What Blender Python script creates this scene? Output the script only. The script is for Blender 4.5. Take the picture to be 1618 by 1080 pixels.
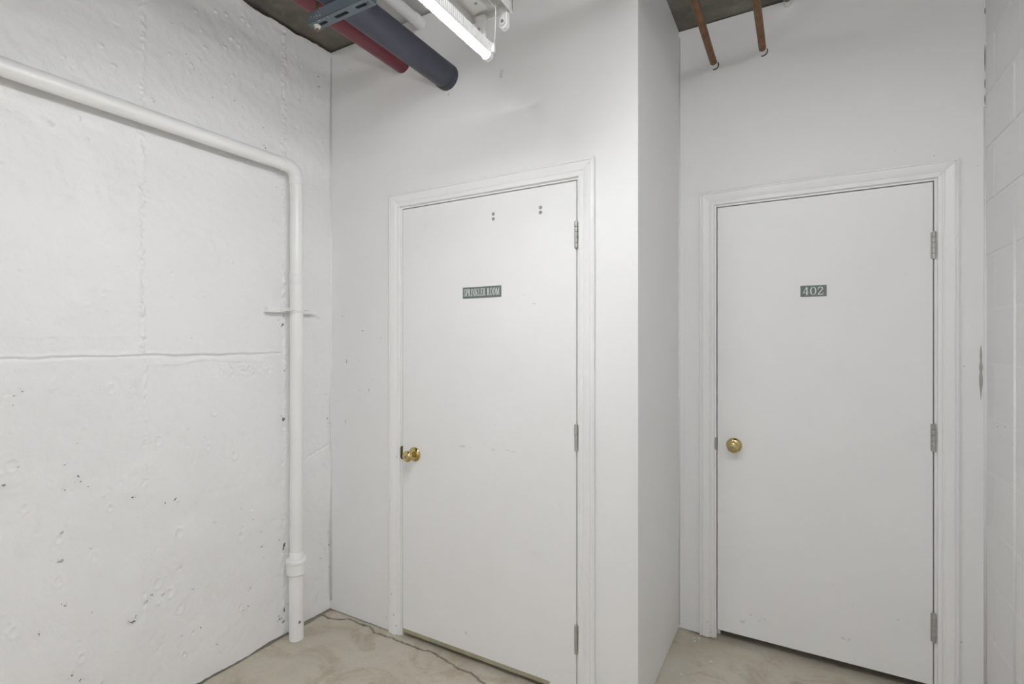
import bpy, bmesh, math, random
import numpy as np
from mathutils import Vector, Matrix

scene = bpy.context.scene
for _o in list(bpy.data.objects):
    bpy.data.objects.remove(_o)
C = scene.collection
rnd = random.Random(7)

# ------------------------------------------------------------------ camera, world, exposure
# axes: x runs along the door walls (to the right), y into the corner, z up; metres; camera over the origin
camd = bpy.data.cameras.new('camera')
camd.sensor_fit = 'HORIZONTAL'
camd.sensor_width = 36.0
camd.lens = 802.0 / 1618.0 * 36.0
camd.clip_start = 0.02
cam = bpy.data.objects.new('camera', camd)
C.objects.link(cam)
cam.location = (0, 0, 1.44)
cam.rotation_euler = (math.radians(90), 0, math.radians(29.56))
scene.camera = cam

world = bpy.data.worlds.new('world')
scene.world = world
world.use_nodes = True
world.node_tree.nodes['Background'].inputs[0].default_value = (0.0, 0.0, 0.0, 1)
world.node_tree.nodes['Background'].inputs[1].default_value = 0.0

LAMP_STRENGTH = 160.0            # the lit tube in view
FILL_STRENGTH = 66.0             # unseen two-tube fill strips added above and behind the camera
vs = scene.view_settings
vs.view_transform = 'Standard'
vs.look = 'None'
vs.exposure = 0.05
vs.gamma = 1.0
vs.use_curve_mapping = False
scene.cycles.diffuse_bounces = 6
scene.cycles.glossy_bounces = 3
scene.cycles.max_bounces = 8

# ------------------------------------------------------------------ measures
XL, XS, XR = -2.20, -0.531, 0.632      # left wall, return wall, block wall
YB, YA, YF = 1.90, 2.64, -5.0          # door wall, alcove door wall, wall behind the camera
XO, YO = 4.2, -0.35                    # unseen bay added for fill light: far side wall, end of the block wall
ZC = 3.006                             # ceiling

# ------------------------------------------------------------------ materials
def newmat(name):
    m = bpy.data.materials.new(name)
    m.use_nodes = True
    nt = m.node_tree
    b = nt.nodes['Principled BSDF']
    return m, nt, b

def node(nt, t, **kw):
    n = nt.nodes.new(t)
    for k, v in kw.items():
        if k.startswith('_'):
            setattr(n, k[1:], v)
        else:
            n.inputs[k.replace('_', ' ')].default_value = v
    return n

def ramp(nt, fac, stops):
    r = nt.nodes.new('ShaderNodeValToRGB')
    el = r.color_ramp.elements
    el[0].position, el[0].color = stops[0][0], (*stops[0][1], 1)
    el[1].position, el[1].color = stops[-1][0], (*stops[-1][1], 1)
    for p, c in stops[1:-1]:
        e = el.new(p)
        e.color = (*c, 1)
    nt.links.new(fac, r.inputs[0])
    return r.outputs[0]

def mixc(nt, fac, a, b, mode='MIX'):
    n = nt.nodes.new('ShaderNodeMix')
    n.data_type = 'RGBA'
    n.blend_type = mode
    for sock, v in ((n.inputs[0], fac), (n.inputs[6], a), (n.inputs[7], b)):
        if isinstance(v, (int, float)):
            sock.default_value = v
        elif isinstance(v, tuple):
            sock.default_value = (*v, 1)
        else:
            nt.links.new(v, sock)
    return n.outputs[2]

def coords(nt):
    return nt.nodes.new('ShaderNodeTexCoord').outputs['Object']

def noise(nt, co, scale, detail=4, rough=0.55, dist=0.0):
    n = node(nt, 'ShaderNodeTexNoise', Scale=scale, Detail=detail, Roughness=rough, Distortion=dist)
    nt.links.new(co, n.inputs['Vector'])
    return n.outputs[0]

def bump(nt, b, h, strength, dist=0.01):
    n = node(nt, 'ShaderNodeBump', Strength=strength, Distance=dist)
    nt.links.new(h, n.inputs['Height'])
    nt.links.new(n.outputs[0], b.inputs['Normal'])

def paint(name, col, rough, var=0.03, scale=3.0, bscale=120, bstr=0.12, bdist=0.002, smudge=0.0, zstretch=1.0):
    m, nt, b = newmat(name)
    co = coords(nt)
    mp = node(nt, 'ShaderNodeMapping')
    mp.inputs['Scale'].default_value = (1, 1, zstretch)
    nt.links.new(co, mp.inputs[0])
    n1 = noise(nt, mp.outputs[0], scale, 5)
    lo = tuple(c * (1 - var) for c in col)
    c1 = ramp(nt, n1, [(0.35, lo), (0.65, col)])
    if smudge:
        n2 = noise(nt, mp.outputs[0], scale * 3.1, 6, 0.65, 0.6)
        c1 = mixc(nt, ramp(nt, n2, [(0.60, (0, 0, 0)), (0.78, (smudge,) * 3)]), c1, tuple(c * 0.6 for c in col))
    nt.links.new(c1, b.inputs['Base Color'])
    b.inputs['Roughness'].default_value = rough
    bump(nt, b, noise(nt, co, bscale, 4, 0.6), bstr, bdist)
    return m

def plain(name, col, rough=0.5, metal=0.0, bscale=None, bstr=0.1, var=0.0):
    m, nt, b = newmat(name)
    b.inputs['Roughness'].default_value = rough
    b.inputs['Metallic'].default_value = metal
    co = coords(nt)
    n1 = noise(nt, co, 14.0, 4)
    c = ramp(nt, n1, [(0.35, tuple(v * (1 - var) for v in col)), (0.65, col)])
    nt.links.new(c, b.inputs['Base Color'])
    if bscale:
        bump(nt, b, noise(nt, co, bscale, 3), bstr, 0.002)
    return m

W = 0.87
M = {}
M['concrete_paint'] = paint('painted poured concrete', (W, W, W), 0.42, 0.025, 2.2, 55, 0.5, 0.005, 0.14)
M['drywall'] = paint('painted drywall', (W, W, W), 0.5, 0.02, 2.5, 160, 0.10, 0.002, 0.06)
M['alcove_paint'] = paint('painted alcove drywall', (W, W, W), 0.5, 0.025, 2.0, 160, 0.10, 0.002, 0.06)
M['block_paint'] = paint('painted block', (W, W, W), 0.55, 0.03, 4.0, 190, 0.30, 0.003, 0.06)
M['mortar_paint'] = paint('painted mortar', (0.89, 0.89, 0.89), 0.5, 0.02, 8.0, 120, 0.3, 0.003)
M['trim_paint'] = paint('painted trim', (0.89, 0.89, 0.885), 0.36, 0.03, 6.0, 90, 0.10, 0.002, 0.08, 0.25)
M['door_paint'] = paint('painted door', (0.88, 0.88, 0.88), 0.40, 0.025, 2.6, 140, 0.06, 0.001, 0.07)
M['pipe_paint'] = paint('painted plastic pipe', (0.88, 0.88, 0.87), 0.33, 0.03, 5.0, 80, 0.08, 0.001, 0.06)
M['fixture_paint'] = paint('white enamel', (0.80, 0.80, 0.79), 0.35, 0.05, 9.0, 60, 0.06, 0.001)
M['socket_plastic'] = plain('white socket plastic', (0.86, 0.86, 0.85), 0.4)
M['reflector'] = plain('white reflector', (0.88, 0.88, 0.88), 0.3)
M['brass'] = plain('polished brass', (0.60, 0.475, 0.21), 0.13, 1.0, var=0.06)
M['dark_brass'] = plain('tarnished brass', (0.15, 0.115, 0.035), 0.3, 1.0)
M['steel_dull'] = plain('dull hinge steel', (0.50, 0.50, 0.47), 0.45, 0.5, var=0.15)
M['bolt_metal'] = plain('bolt metal', (0.42, 0.42, 0.41), 0.35, 0.6, var=0.2)
M['key_dark'] = plain('keyway', (0.012, 0.012, 0.012), 0.5)
M['red_pipe'] = plain('red paint', (0.185, 0.034, 0.048), 0.40, 0, 90, 0.06, 0.12)
M['blue_pipe'] = plain('dark blue jacket', (0.055, 0.056, 0.082), 0.5, 0, 140, 0.10, 0.18)
M['strut'] = plain('blue grey strut paint', (0.105, 0.130, 0.150), 0.45, 0, 80, 0.08, 0.2)
M['nut_white'] = plain('paint spattered nut', (0.62, 0.60, 0.54), 0.6, 0, 60, 0.3, 0.3)
M['rod'] = plain('rusty rod', (0.16, 0.12, 0.085), 0.6, 0.3, 60, 0.2, 0.3)
M['chip'] = plain('exposed dark concrete', (0.24, 0.24, 0.24), 0.8, var=0.5)
M['chip_soft'] = plain('grey scuff', (0.55, 0.55, 0.54), 0.7, var=0.2)
M['chip_faint'] = plain('faint scuff', (0.74, 0.74, 0.735), 0.6, var=0.06)
M['beige_patch'] = plain('bare putty', (0.47, 0.46, 0.42), 0.8, var=0.2)
M['splash'] = plain('paint drops', (0.78, 0.78, 0.76), 0.6)
M['sign_green'] = plain('grey green engraved plastic', (0.145, 0.178, 0.168), 0.42)
M['sign_white'] = plain('white engraved lettering', (0.90, 0.90, 0.88), 0.5)
M['sweep_wood'] = plain('bare wood strip', (0.42, 0.385, 0.27), 0.6, 0, 60, 0.1, 0.2)
M['conduit_grey'] = plain('grey green conduit', (0.20, 0.22, 0.20), 0.5, 0.3, var=0.2)
M['shade_void'] = plain('unlit backing', (0.02, 0.02, 0.02), 0.9)

def copper():
    m, nt, b = newmat('aged copper')
    co = coords(nt)
    n1 = noise(nt, co, 22.0, 5, 0.6)
    c = ramp(nt, n1, [(0.3, (0.14, 0.062, 0.027)), (0.7, (0.25, 0.118, 0.050))])
    nt.links.new(c, b.inputs['Base Color'])
    b.inputs['Metallic'].default_value = 0.55
    b.inputs['Roughness'].default_value = 0.42
    return m
M['copper'] = copper()

def lit(strength):
    m, nt, b = newmat('lit tube')
    b.inputs['Base Color'].default_value = (0.9, 0.9, 0.9, 1)
    b.inputs['Emission Color'].default_value = (0.960, 0.978, 1.0, 1)
    b.inputs['Emission Strength'].default_value = strength
    return m
M['lit'] = lit(FILL_STRENGTH)
M['lit_near'] = lit(LAMP_STRENGTH)

def floor_mat():
    m, nt, b = newmat('sealed concrete floor')
    co = coords(nt)
    n1 = noise(nt, co, 2.6, 6, 0.6, 0.8)
    n2 = noise(nt, co, 3.4, 8, 0.68, 1.8)
    n3 = noise(nt, co, 60, 4, 0.6)
    base = ramp(nt, n1, [(0.30, (0.465, 0.425, 0.340)), (0.52, (0.560, 0.515, 0.425)), (0.72, (0.610, 0.575, 0.505))])
    st = ramp(nt, n2, [(0.48, (0, 0, 0)), (0.66, (0.85, 0.85, 0.85))])
    c = mixc(nt, st, base, (0.360, 0.275, 0.175))
    c = mixc(nt, 0.14, c, ramp(nt, n3, [(0.3, (0.36, 0.33, 0.265)), (0.7, (0.66, 0.62, 0.54))]))
    at = nt.nodes.new('ShaderNodeAttribute')
    at.attribute_name = 'dirt_and_shade'
    c = mixc(nt, at.outputs['Fac'], c, (0.10, 0.085, 0.065))
    nt.links.new(c, b.inputs['Base Color'])
    b.inputs['Roughness'].default_value = 0.48
    bump(nt, b, noise(nt, co, 35, 6, 0.65), 0.25, 0.003)
    return m
M['floor'] = floor_mat()

def ceiling_mat():
    m, nt, b = newmat('raw concrete ceiling')
    co = coords(nt)
    n1 = noise(nt, co, 5.0, 7, 0.65, 0.7)
    n2 = noise(nt, co, 22.0, 6, 0.7, 0.4)
    c = ramp(nt, n1, [(0.30, (0.120, 0.108, 0.090)), (0.55, (0.200, 0.184, 0.156)), (0.75, (0.285, 0.268, 0.235))])
    c = mixc(nt, ramp(nt, n2, [(0.56, (0, 0, 0)), (0.72, (0.45, 0.45, 0.45))]), c, (0.30, 0.285, 0.255))
    # white overspray around the painted conduit
    sub = node(nt, 'ShaderNodeVectorMath', _operation='DISTANCE')
    nt.links.new(co, sub.inputs[0])
    sub.inputs[1].default_value = (-1.50, 1.75, ZC)
    add = node(nt, 'ShaderNodeMath', _operation='ADD')
    nt.links.new(sub.outputs['Value'], add.inputs[0])
    mul = node(nt, 'ShaderNodeMath', _operation='MULTIPLY')
    nt.links.new(n2, mul.inputs[0])
    mul.inputs[1].default_value = 0.16
    nt.links.new(mul.outputs[0], add.inputs[1])
    spray = ramp(nt, add.outputs[0], [(0.30, (0.9, 0.9, 0.9)), (0.44, (0, 0, 0))])
    c = mixc(nt, spray, c, (0.70, 0.70, 0.69))
    nt.links.new(c, b.inputs['Base Color'])
    b.inputs['Roughness'].default_value = 0.85
    bump(nt, b, n2, 0.5, 0.01)
    return m
M['ceiling'] = ceiling_mat()

# ------------------------------------------------------------------ helpers
def tri_fix(bm, faces):
    bm.normal_update()
    bmesh.ops.triangulate(bm, faces=faces)

def obj(name, bm, mat, parent=None, smooth=False, angle=None):
    me = bpy.data.meshes.new(name)
    bmesh.ops.recalc_face_normals(bm, faces=bm.faces)
    bm.to_mesh(me)
    bm.free()
    if smooth:
        me.shade_smooth()
        if angle:
            me.set_sharp_from_angle(angle=math.radians(angle))
    me.materials.append(M[mat])
    o = bpy.data.objects.new(name, me)
    C.objects.link(o)
    if parent:
        o.parent = parent
        o.matrix_parent_inverse = Matrix.Translation(-parent.location) if parent.parent is None else parent_world(parent).inverted()
    return o

def parent_world(o):
    m = Matrix.LocRotScale(o.location, o.rotation_euler, o.scale)
    if o.parent:
        m = parent_world(o.parent) @ o.matrix_parent_inverse @ m
    return m

def tag(o, label, cat=None, group=None, kind=None):
    o['label'] = label
    if cat:
        o['category'] = cat
    if group:
        o['group'] = group
    if kind:
        o['kind'] = kind
    return o

def empty(name, loc, label, cat, group=None, kind=None):
    o = bpy.data.objects.new(name, None)
    o.empty_display_size = 0.05
    C.objects.link(o)
    o.location = loc
    return tag(o, label, cat, group, kind)

def box(bm, x0, x1, y0, y1, z0, z1, bevel=0.0):
    vs_ = [bm.verts.new(p) for p in ((x0, y0, z0), (x1, y0, z0), (x1, y1, z0), (x0, y1, z0),
                                     (x0, y0, z1), (x1, y0, z1), (x1, y1, z1), (x0, y1, z1))]
    fs = [bm.faces.new([vs_[i] for i in f]) for f in ((0, 3, 2, 1), (4, 5, 6, 7), (0, 1, 5, 4), (1, 2, 6, 5), (2, 3, 7, 6), (3, 0, 4, 7))]
    if bevel:
        es = list({e for f in fs for e in f.edges})
        bmesh.ops.bevel(bm, geom=es, offset=bevel, segments=2, affect='EDGES', profile=0.6)
    return bm

def bx(*a, **k):
    return box(bmesh.new(), *a, **k)

def tube(path, r, seg=24, caps=True, bm=None):
    bm = bm or bmesh.new()
    pts = [Vector(p) for p in path]
    rs = r if isinstance(r, (list, tuple)) else [r] * len(pts)
    rings = []
    prev = None
    for i, p in enumerate(pts):
        if i == 0:
            d = pts[1] - pts[0]
        elif i == len(pts) - 1:
            d = pts[-1] - pts[-2]
        else:
            d = (pts[i] - pts[i - 1]).normalized() + (pts[i + 1] - pts[i]).normalized()
        if d.length < 1e-9:
            d = prev
        d = d.normalized()
        prev = d
        ref = Vector((0.31, 0.17, 0.94)) if abs(d.z) < 0.8 else Vector((1, 0.13, 0))
        if i == 0:
            a = d.cross(ref).normalized()
        else:
            a = (a - d * a.dot(d)).normalized()
        b = d.cross(a)
        rings.append([bm.verts.new(p + (a * math.cos(t) + b * math.sin(t)) * rs[i]) for t in (2 * math.pi * k / seg for k in range(seg))])
    for r0, r1 in zip(rings, rings[1:]):
        for k in range(seg):
            bm.faces.new((r0[k], r0[(k + 1) % seg], r1[(k + 1) % seg], r1[k]))
    if caps:
        bm.faces.new(rings[0])
        bm.faces.new(rings[-1])
    return bm

def lathe_y(prof, x, y, z, seg=40):
    """profile of (radius, distance towards the viewer) turned about an axis along -y"""
    path = [(x, y - d, z) for r, d in prof]
    bm = bmesh.new()
    rings = []
    for r, d in prof:
        rings.append([bm.verts.new((x + max(r, 1e-5) * math.cos(2 * math.pi * k / seg), y - d, z + max(r, 1e-5) * math.sin(2 * math.pi * k / seg))) for k in range(seg)])
    for r0, r1 in zip(rings, rings[1:]):
        for k in range(seg):
            bm.faces.new((r0[k], r0[(k + 1) % seg], r1[(k + 1) % seg], r1[k]))
    bm.faces.new(rings[0])
    bm.faces.new(rings[-1])
    return bm

def prism(poly, axis, a0, a1, bm=None):
    """closed polygon of 2-D points pushed along an axis ('x': points are (y,z); 'y': (x,z); 'z': (x,y))"""
    bm = bm or bmesh.new()
    def P(p, a):
        return {'x': (a, p[0], p[1]), 'y': (p[0], a, p[1]), 'z': (p[0], p[1], a)}[axis]
    r0 = [bm.verts.new(P(p, a0)) for p in poly]
    r1 = [bm.verts.new(P(p, a1)) for p in poly]
    n = len(poly)
    for k in range(n):
        bm.faces.new((r0[k], r0[(k + 1) % n], r1[(k + 1) % n], r1[k]))
    bm.faces.new(r0)
    bm.faces.new(r1)
    return bm

def lattice(seed, n0, n1, c0, c1):
    """smooth value noise in -1..1 on an n0 x n1 grid with c0 x c1 cells"""
    r = np.random.RandomState(seed)
    g = r.uniform(-1, 1, (c0 + 2, c1 + 2))
    a = np.linspace(0, c0, n0)[:, None]
    b = np.linspace(0, c1, n1)[None, :]
    i = np.minimum(a.astype(int), c0); j = np.minimum(b.astype(int), c1)
    s = a - i; t = b - j
    s = s * s * (3 - 2 * s); t = t * t * (3 - 2 * t)
    return (g[i, j] * (1 - s) * (1 - t) + g[i + 1, j] * s * (1 - t) + g[i, j + 1] * (1 - s) * t + g[i + 1, j + 1] * s * t)

def grid_mesh(name, X, Y, Z, mat, attr=None, parent=None):
    n0, n1 = X.shape
    me = bpy.data.meshes.new(name)
    co = np.stack([X, Y, Z], -1).reshape(-1, 3).astype(np.float32)
    idx = np.arange(n0 * n1).reshape(n0, n1)
    q = np.stack([idx[:-1, :-1], idx[1:, :-1], idx[1:, 1:], idx[:-1, 1:]], -1).reshape(-1, 4).astype(np.int32)
    me.vertices.add(len(co)); me.vertices.foreach_set('co', co.ravel())
    me.loops.add(q.size); me.loops.foreach_set('vertex_index', q.ravel())
    me.polygons.add(len(q))
    me.polygons.foreach_set('loop_start', np.arange(0, q.size, 4, dtype=np.int32))
    me.update(calc_edges=True)
    me.shade_smooth()
    if attr is not None:
        at = me.attributes.new('dirt_and_shade', 'FLOAT', 'POINT')
        at.data.foreach_set('value', attr.reshape(-1).astype(np.float32))
    me.materials.append(M[mat])
    o = bpy.data.objects.new(name, me)
    C.objects.link(o)
    if parent:
        o.parent = parent
        o.matrix_parent_inverse = parent_world(parent).inverted()
    return o

def flakes(name, spots, plane, at, mat, parent, sx=1.0, unit=0.0011, rot=None, crumbs=0):
    """small irregular paint chips lying on a wall; spots are (a, b, size)"""
    bm = bmesh.new()
    if crumbs:
        spots = list(spots) + [(a + rnd.uniform(-4, 4) * s * unit, b + rnd.uniform(-4, 4) * s * unit, s * rnd.uniform(0.22, 0.45)) for a, b, s in spots for _ in range(crumbs)]
    for a, b, s in spots:
        n = rnd.randint(7, 11)
        ang = rnd.uniform(-0.9, 0.9) if rot is None else rot
        el = rnd.uniform(0.28, 0.85)
        ring = []
        for k in range(n):
            t = 2 * math.pi * k / n
            rr = s * unit * rnd.uniform(0.4, 1.45)
            p, q = rr * math.cos(t) * sx, rr * el * math.sin(t)
            ca, sa = math.cos(ang), math.sin(ang)
            ring.append((a + p * ca - q * sa, b + p * sa + q * ca))
        def P(p, d):
            return (at + d, p[0], p[1]) if plane == 'x' else (p[0], at + d, p[1]) if plane == 'y' else (p[0], p[1], at + d)
        d = {'x': 0.0012, 'y': -0.0006, 'z': 0.0010}[plane]
        top = [bm.verts.new(P(p, d)) for p in ring]
        bot = [bm.verts.new(P((a + (p[0] - a) * 1.15, b + (p[1] - b) * 1.15), -d)) for p in ring]
        bm.faces.new(top)
        for k in range(n):
            bm.faces.new((top[k], top[(k + 1) % n], bot[(k + 1) % n], bot[k]))
    o = obj(name, bm, mat, parent)
    o['kind'] = 'stuff'
    return o

# ------------------------------------------------------------------ setting: floor
CRACK = [(-2.20, 1.842), (-2.179, 1.84), (-2.139, 1.835), (-2.095, 1.85), (-2.044, 1.879), (-1.98, 1.882), (-1.902, 1.882), (-1.866, 1.872),
         (-1.837, 1.857), (-1.753, 1.861), (-1.667, 1.867), (-1.608, 1.86), (-1.555, 1.861), (-1.5, 1.878), (-1.408, 1.862),
         (-1.328, 1.84), (-1.24, 1.835), (-1.152, 1.805), (-1.06, 1.80), (-0.98, 1.77), (-0.9, 1.775)]
def build_floor():
    fx0, fx1, fy0, fy1, st = -2.35, 0.75, 1.0, 2.9, 0.005
    xs = np.arange(fx0, fx1 + 1e-6, st); ys = np.arange(fy0, fy1 + 1e-6, st)
    X, Y = np.meshgrid(xs, ys, indexing='ij')
    n0, n1 = X.shape
    Zf = 0.0018 * lattice(3, n0, n1, 9, 6) + 0.0007 * lattice(4, n0, n1, 60, 36) - 0.001
    edge = np.minimum(np.minimum(X - fx0, fx1 - X), np.minimum(Y - fy0, fy1 - Y))
    Zf *= np.clip(edge / 0.05, 0, 1)
    jit = 0.006 * lattice(5, n0, n1, 90, 55) + 0.003 * lattice(6, n0, n1, 220, 130)
    dmin = np.full(X.shape, 9.0)
    for (ax, ay), (bx_, by_) in zip(CRACK, CRACK[1:]):
        dx, dy = bx_ - ax, by_ - ay
        t = np.clip(((X - ax) * dx + (Y - ay) * dy) / (dx * dx + dy * dy), 0, 1)
        dmin = np.minimum(dmin, np.hypot(X - ax - t * dx, Y + jit - ay - t * dy))
    groove = np.clip(1 - dmin / 0.0075, 0, 1)
    Zf -= 0.006 * groove
    # the slab lifts a little round the foot of the drain pipe
    dirt_and_shade = 0.85 * np.clip(groove * 1.6, 0, 1)
    wall = np.minimum(np.abs(X - XL + 0.004 * lattice(8, n0, n1, 40, 60)), 9)
    dirt_and_shade = np.maximum(dirt_and_shade, 0.8 * np.clip(1 - wall / 0.010, 0, 1) * (Y < YB))  # crack dirt, plus gap shade painted along the left wall foot
    o = grid_mesh('floor', X, Y, Zf, 'floor', dirt_and_shade)
    tag(o, 'tan sealed concrete floor with a wandering crack', 'floor', kind='structure')
    bm = bmesh.new()
    def quad(x0, x1, y0, y1):
        bm.faces.new([bm.verts.new(p) for p in ((x0, y0, 0), (x1, y0, 0), (x1, y1, 0), (x0, y1, 0))])
    quad(fx0, fx1, YF - 0.2, fy0)
    quad(fx1, XO + 0.1, YF - 0.2, YO + 0.1)
    obj('floor_slab', bm, 'floor', o)
    flakes('paint_drop', [(-0.447, 2.589, 7), (-0.426, 2.598, 6), (-0.35, 2.436, 6), (-0.449, 2.279, 6), (-0.44, 2.563, 5), (-0.50, 2.597, 4)], 'z', 0.0, 'splash', o)
build_floor()

# ------------------------------------------------------------------ setting: ceiling
ceil_o = tag(obj('ceiling', bx(XL - 0.4, XO + 0.3, YF - 0.3, 2.95, ZC, ZC + 0.2), 'ceiling'), 'raw grey brown concrete ceiling slab', 'ceiling', kind='structure')

# ------------------------------------------------------------------ setting: left wall (poured concrete, relief modelled)
def build_left():
    st = 0.004
    ys = np.arange(0.30, YB + 0.02, st); zs = np.arange(0.0, 3.0 + 1e-6, st)
    Y, Zg = np.meshgrid(ys, zs, indexing='ij')
    n0, n1 = Y.shape
    D = 0.0040 * lattice(11, n0, n1, 5, 9) + 0.0018 * lattice(12, n0, n1, 20, 38) + 0.0010 * lattice(13, n0, n1, 60, 110)
    rough = 0.6 * lattice(14, n0, n1, 90, 170) + 0.7 * lattice(15, n0, n1, 200, 375)
    lump = 0.5 + 0.5 * lattice(16, n0, n1, 3, 40)
    # vertical board marks
    for yc, w, amp, z0, z1 in ((0.997, 0.010, 0.0065, 1.39, 3.0), (1.612, 0.010, 0.0075, 1.30, 3.0), (1.008, 0.005, 0.0034, 0.35, 1.39), (1.612, 0.006, 0.004, 0.0, 1.3)):
        yy = Y - yc - 0.004 * lattice(17, n0, n1, 1, 45)
        g = np.exp(-(yy / w) ** 2) * (Zg > z0) * (Zg < z1)
        D += amp * g * (0.30 + 1.6 * lump * rough)
    # horizontal pour joint with a blistered patch under it
    zj = 1.386 + 0.003 * lattice(18, n0, n1, 26, 1)
    end = np.clip((1.600 - Y) / 0.01, 0, 1)
    D -= 0.0055 * np.exp(-((Zg - zj) / 0.0042) ** 2) * end
    D += 0.0022 * np.exp(-((Zg - zj - 0.010) / 0.006) ** 2) * end
    low = 1.355 + 0.020 * lattice(19, n0, n1, 12, 1)
    patch = np.clip((Y - 1.03) / 0.06, 0, 1) * np.clip((1.50 - Y) / 0.03, 0, 1)
    D -= 0.0060 * patch * np.exp(-((Zg - (low + zj) / 2) / 0.015) ** 2)
    D += 0.0048 * patch * np.exp(-((Zg - low) / 0.007) ** 2)
    D += 0.0030 * rough * np.clip((Y - 1.2) / 0.1, 0, 1) * np.clip((1.58 - Y) / 0.05, 0, 1) * np.exp(-((Zg - 1.31) / 0.035) ** 2)
    # arc shaped trowel mark to the left of the first seam
    D += 0.0008 * np.exp(-((Zg - 1.46 - 0.06 * (Y - 0.7) ** 2) / 0.006) ** 2) * (Y > 0.6) * (Y < 0.96)
    # crack right of the drain pipe
    zc = 0.815 + 0.10 * np.clip((Y - 1.66) / 0.24, 0, 1) ** 0.7 - 0.02
    D -= 0.004 * np.exp(-((Zg - zc) / 0.0042) ** 2) * (Y > 1.66)
    # scrape
    ysx = 1.187 + (Zg - 0.951) * 0.12
    D -= 0.0030 * np.exp(-((Y - ysx) / 0.008) ** 2) * np.clip(1 - np.abs(Zg - 0.951) / 0.06, 0, 1)
    def blob(y, z, r, h, e=1.0):
        a = (np.abs(Y - y) < 4 * r) & (np.abs(Zg - z) < 4 * r)
        D[a] += h * np.exp(-(((Y[a] - y) / (r * e)) ** 2 + ((Zg[a] - z) / r) ** 2))
    for y, z in ((1.196, 2.834), (1.403, 2.912), (1.433, 2.906), (1.35, 2.801), (1.236, 2.701), (1.322, 2.746), (1.388, 2.779), (1.177, 2.597), (1.21, 2.634),
                 (1.355, 2.634), (1.218, 2.769), (1.329, 2.896), (1.282, 2.887), (1.458, 2.64), (1.322, 2.577), (1.682, 2.886), (1.716, 2.854), (1.701, 2.668),
                 (1.854, 2.856), (1.092, 2.602), (1.032, 2.39), (0.82, 2.164), (0.8, 2.228), (0.722, 2.184), (0.904, 2.467), (0.865, 2.522)):
        blob(y, z, 0.006, 0.0055, rnd.uniform(0.8, 1.3))
    r2 = random.Random(21)
    for k in range(190):
        blob(r2.uniform(0.35, 1.88), r2.uniform(0.05, 2.9), r2.uniform(0.004, 0.007), r2.choice((-1, -1, 1)) * r2.uniform(0.0012, 0.0032), r2.uniform(0.7, 1.5))
    for k in range(26):      # ring shaped air-hole rims in the lower half
        y, z, r = r2.uniform(0.4, 1.55), r2.uniform(0.15, 1.3), r2.uniform(0.009, 0.016)
        a = (np.abs(Y - y) < 4 * r) & (np.abs(Zg - z) < 4 * r)
        q = np.hypot(Y[a] - y, (Zg[a] - z) * 0.7)
        D[a] += 0.0016 * np.exp(-((q - r) / 0.004) ** 2) - 0.0014 * np.exp(-(q / (r * 0.7)) ** 2)
    D *= 1.5
    D *= np.clip((YB + 0.02 - Y) / 0.02, 0, 1)
    top = 2.990 + 0.006 * lattice(30, n0, n1, 22, 1) + 0.003 * lattice(31, n0, n1, 70, 1)
    bot = 0.006 + 0.004 * lattice(32, n0, n1, 30, 1) + 0.002 * lattice(33, n0, n1, 90, 1)
    Zw = bot + Zg / 3.0 * (top - bot)
    o = grid_mesh('wall_left', XL + D, Y, Zw, 'concrete_paint')
    tag(o, 'rough white painted poured concrete wall with form seams', 'wall', kind='structure')
    obj('wall_core', bx(XL - 0.25, XL - 0.02, YF - 0.2, YB + 0.15, 0.0, 2.97), 'concrete_paint', o)
    obj('wall_run', bx(XL - 0.02, XL, YF - 0.2, 0.30, 0.0, 2.99), 'concrete_paint', o)
    return o
wall_left = build_left()
LD = [(0.797, 0.97, 9), (0.605, 0.986, 7), (0.759, 0.534, 6), (0.959, 0.382, 9), (0.602, 0.457, 5), (0.691, 0.471, 4), (0.779, 0.284, 5), (0.802, 0.255, 5), (0.759, 0.931, 4),
      (0.65, 1.279, 3.5), (0.629, 1.267, 3), (0.627, 1.237, 3), (0.793, 1.086, 2.5), (0.759, 1.018, 3.5), (0.639, 1.037, 3), (0.824, 0.928, 3), (0.963, 0.853, 5),
      (0.831, 0.707, 3), (0.835, 0.476, 3), (1.113, 0.805, 7), (1.075, 0.8, 5), (1.493, 0.48, 5), (1.028, 0.455, 5), (1.01, 0.441, 4), (0.965, 0.382, 8), (1.182, 0.412, 4),
      (1.436, 0.31, 5), (1.403, 0.224, 4), (1.424, 0.232, 4), (1.607, 0.074, 9), (1.586, 0.097, 7), (1.877, 0.417, 5), (1.883, 0.353, 5), (1.858, 0.338, 3.5), (1.829, 0.302, 3),
      (1.883, 0.235, 3), (1.139, 0.241, 4), (1.213, 0.237, 3.5), (1.283, 0.131, 4), (1.421, 0.783, 4), (1.503, 0.423, 3), (1.194, 0.765, 3), (1.391, 0.687, 3), (1.846, 0.568, 2.5),
      (1.187, 2.575, 3), (1.154, 2.623, 2.5), (1.298, 2.735, 3), (1.263, 2.491, 3), (1.361, 2.518, 3), (1.512, 2.356, 5), (1.499, 2.45, 3), (1.817, 2.78, 6), (1.106, 2.724, 2.5),
      (1.566, 2.185, 2.5), (1.583, 1.962, 2.5), (1.177, 1.458, 3), (1.228, 1.04, 3), (1.162, 1.079, 4), (1.87, 1.034, 5), (1.883, 1.005, 4), (1.866, 1.16, 2.5)]
SEAMD = [(1.612, 0.449, 8), (1.607, 0.43, 6), (1.612, 0.128, 7), (1.606, 1.565, 4), (1.604, 1.524, 6), (1.608, 1.065, 9), (1.612, 1.30, 4), (1.61, 0.80, 5)]
flakes('paint_chip', [(y, z, s * 0.50) for y, z, s in LD], 'x', XL + 0.004, 'chip', wall_left, sx=1.2, crumbs=2)
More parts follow.
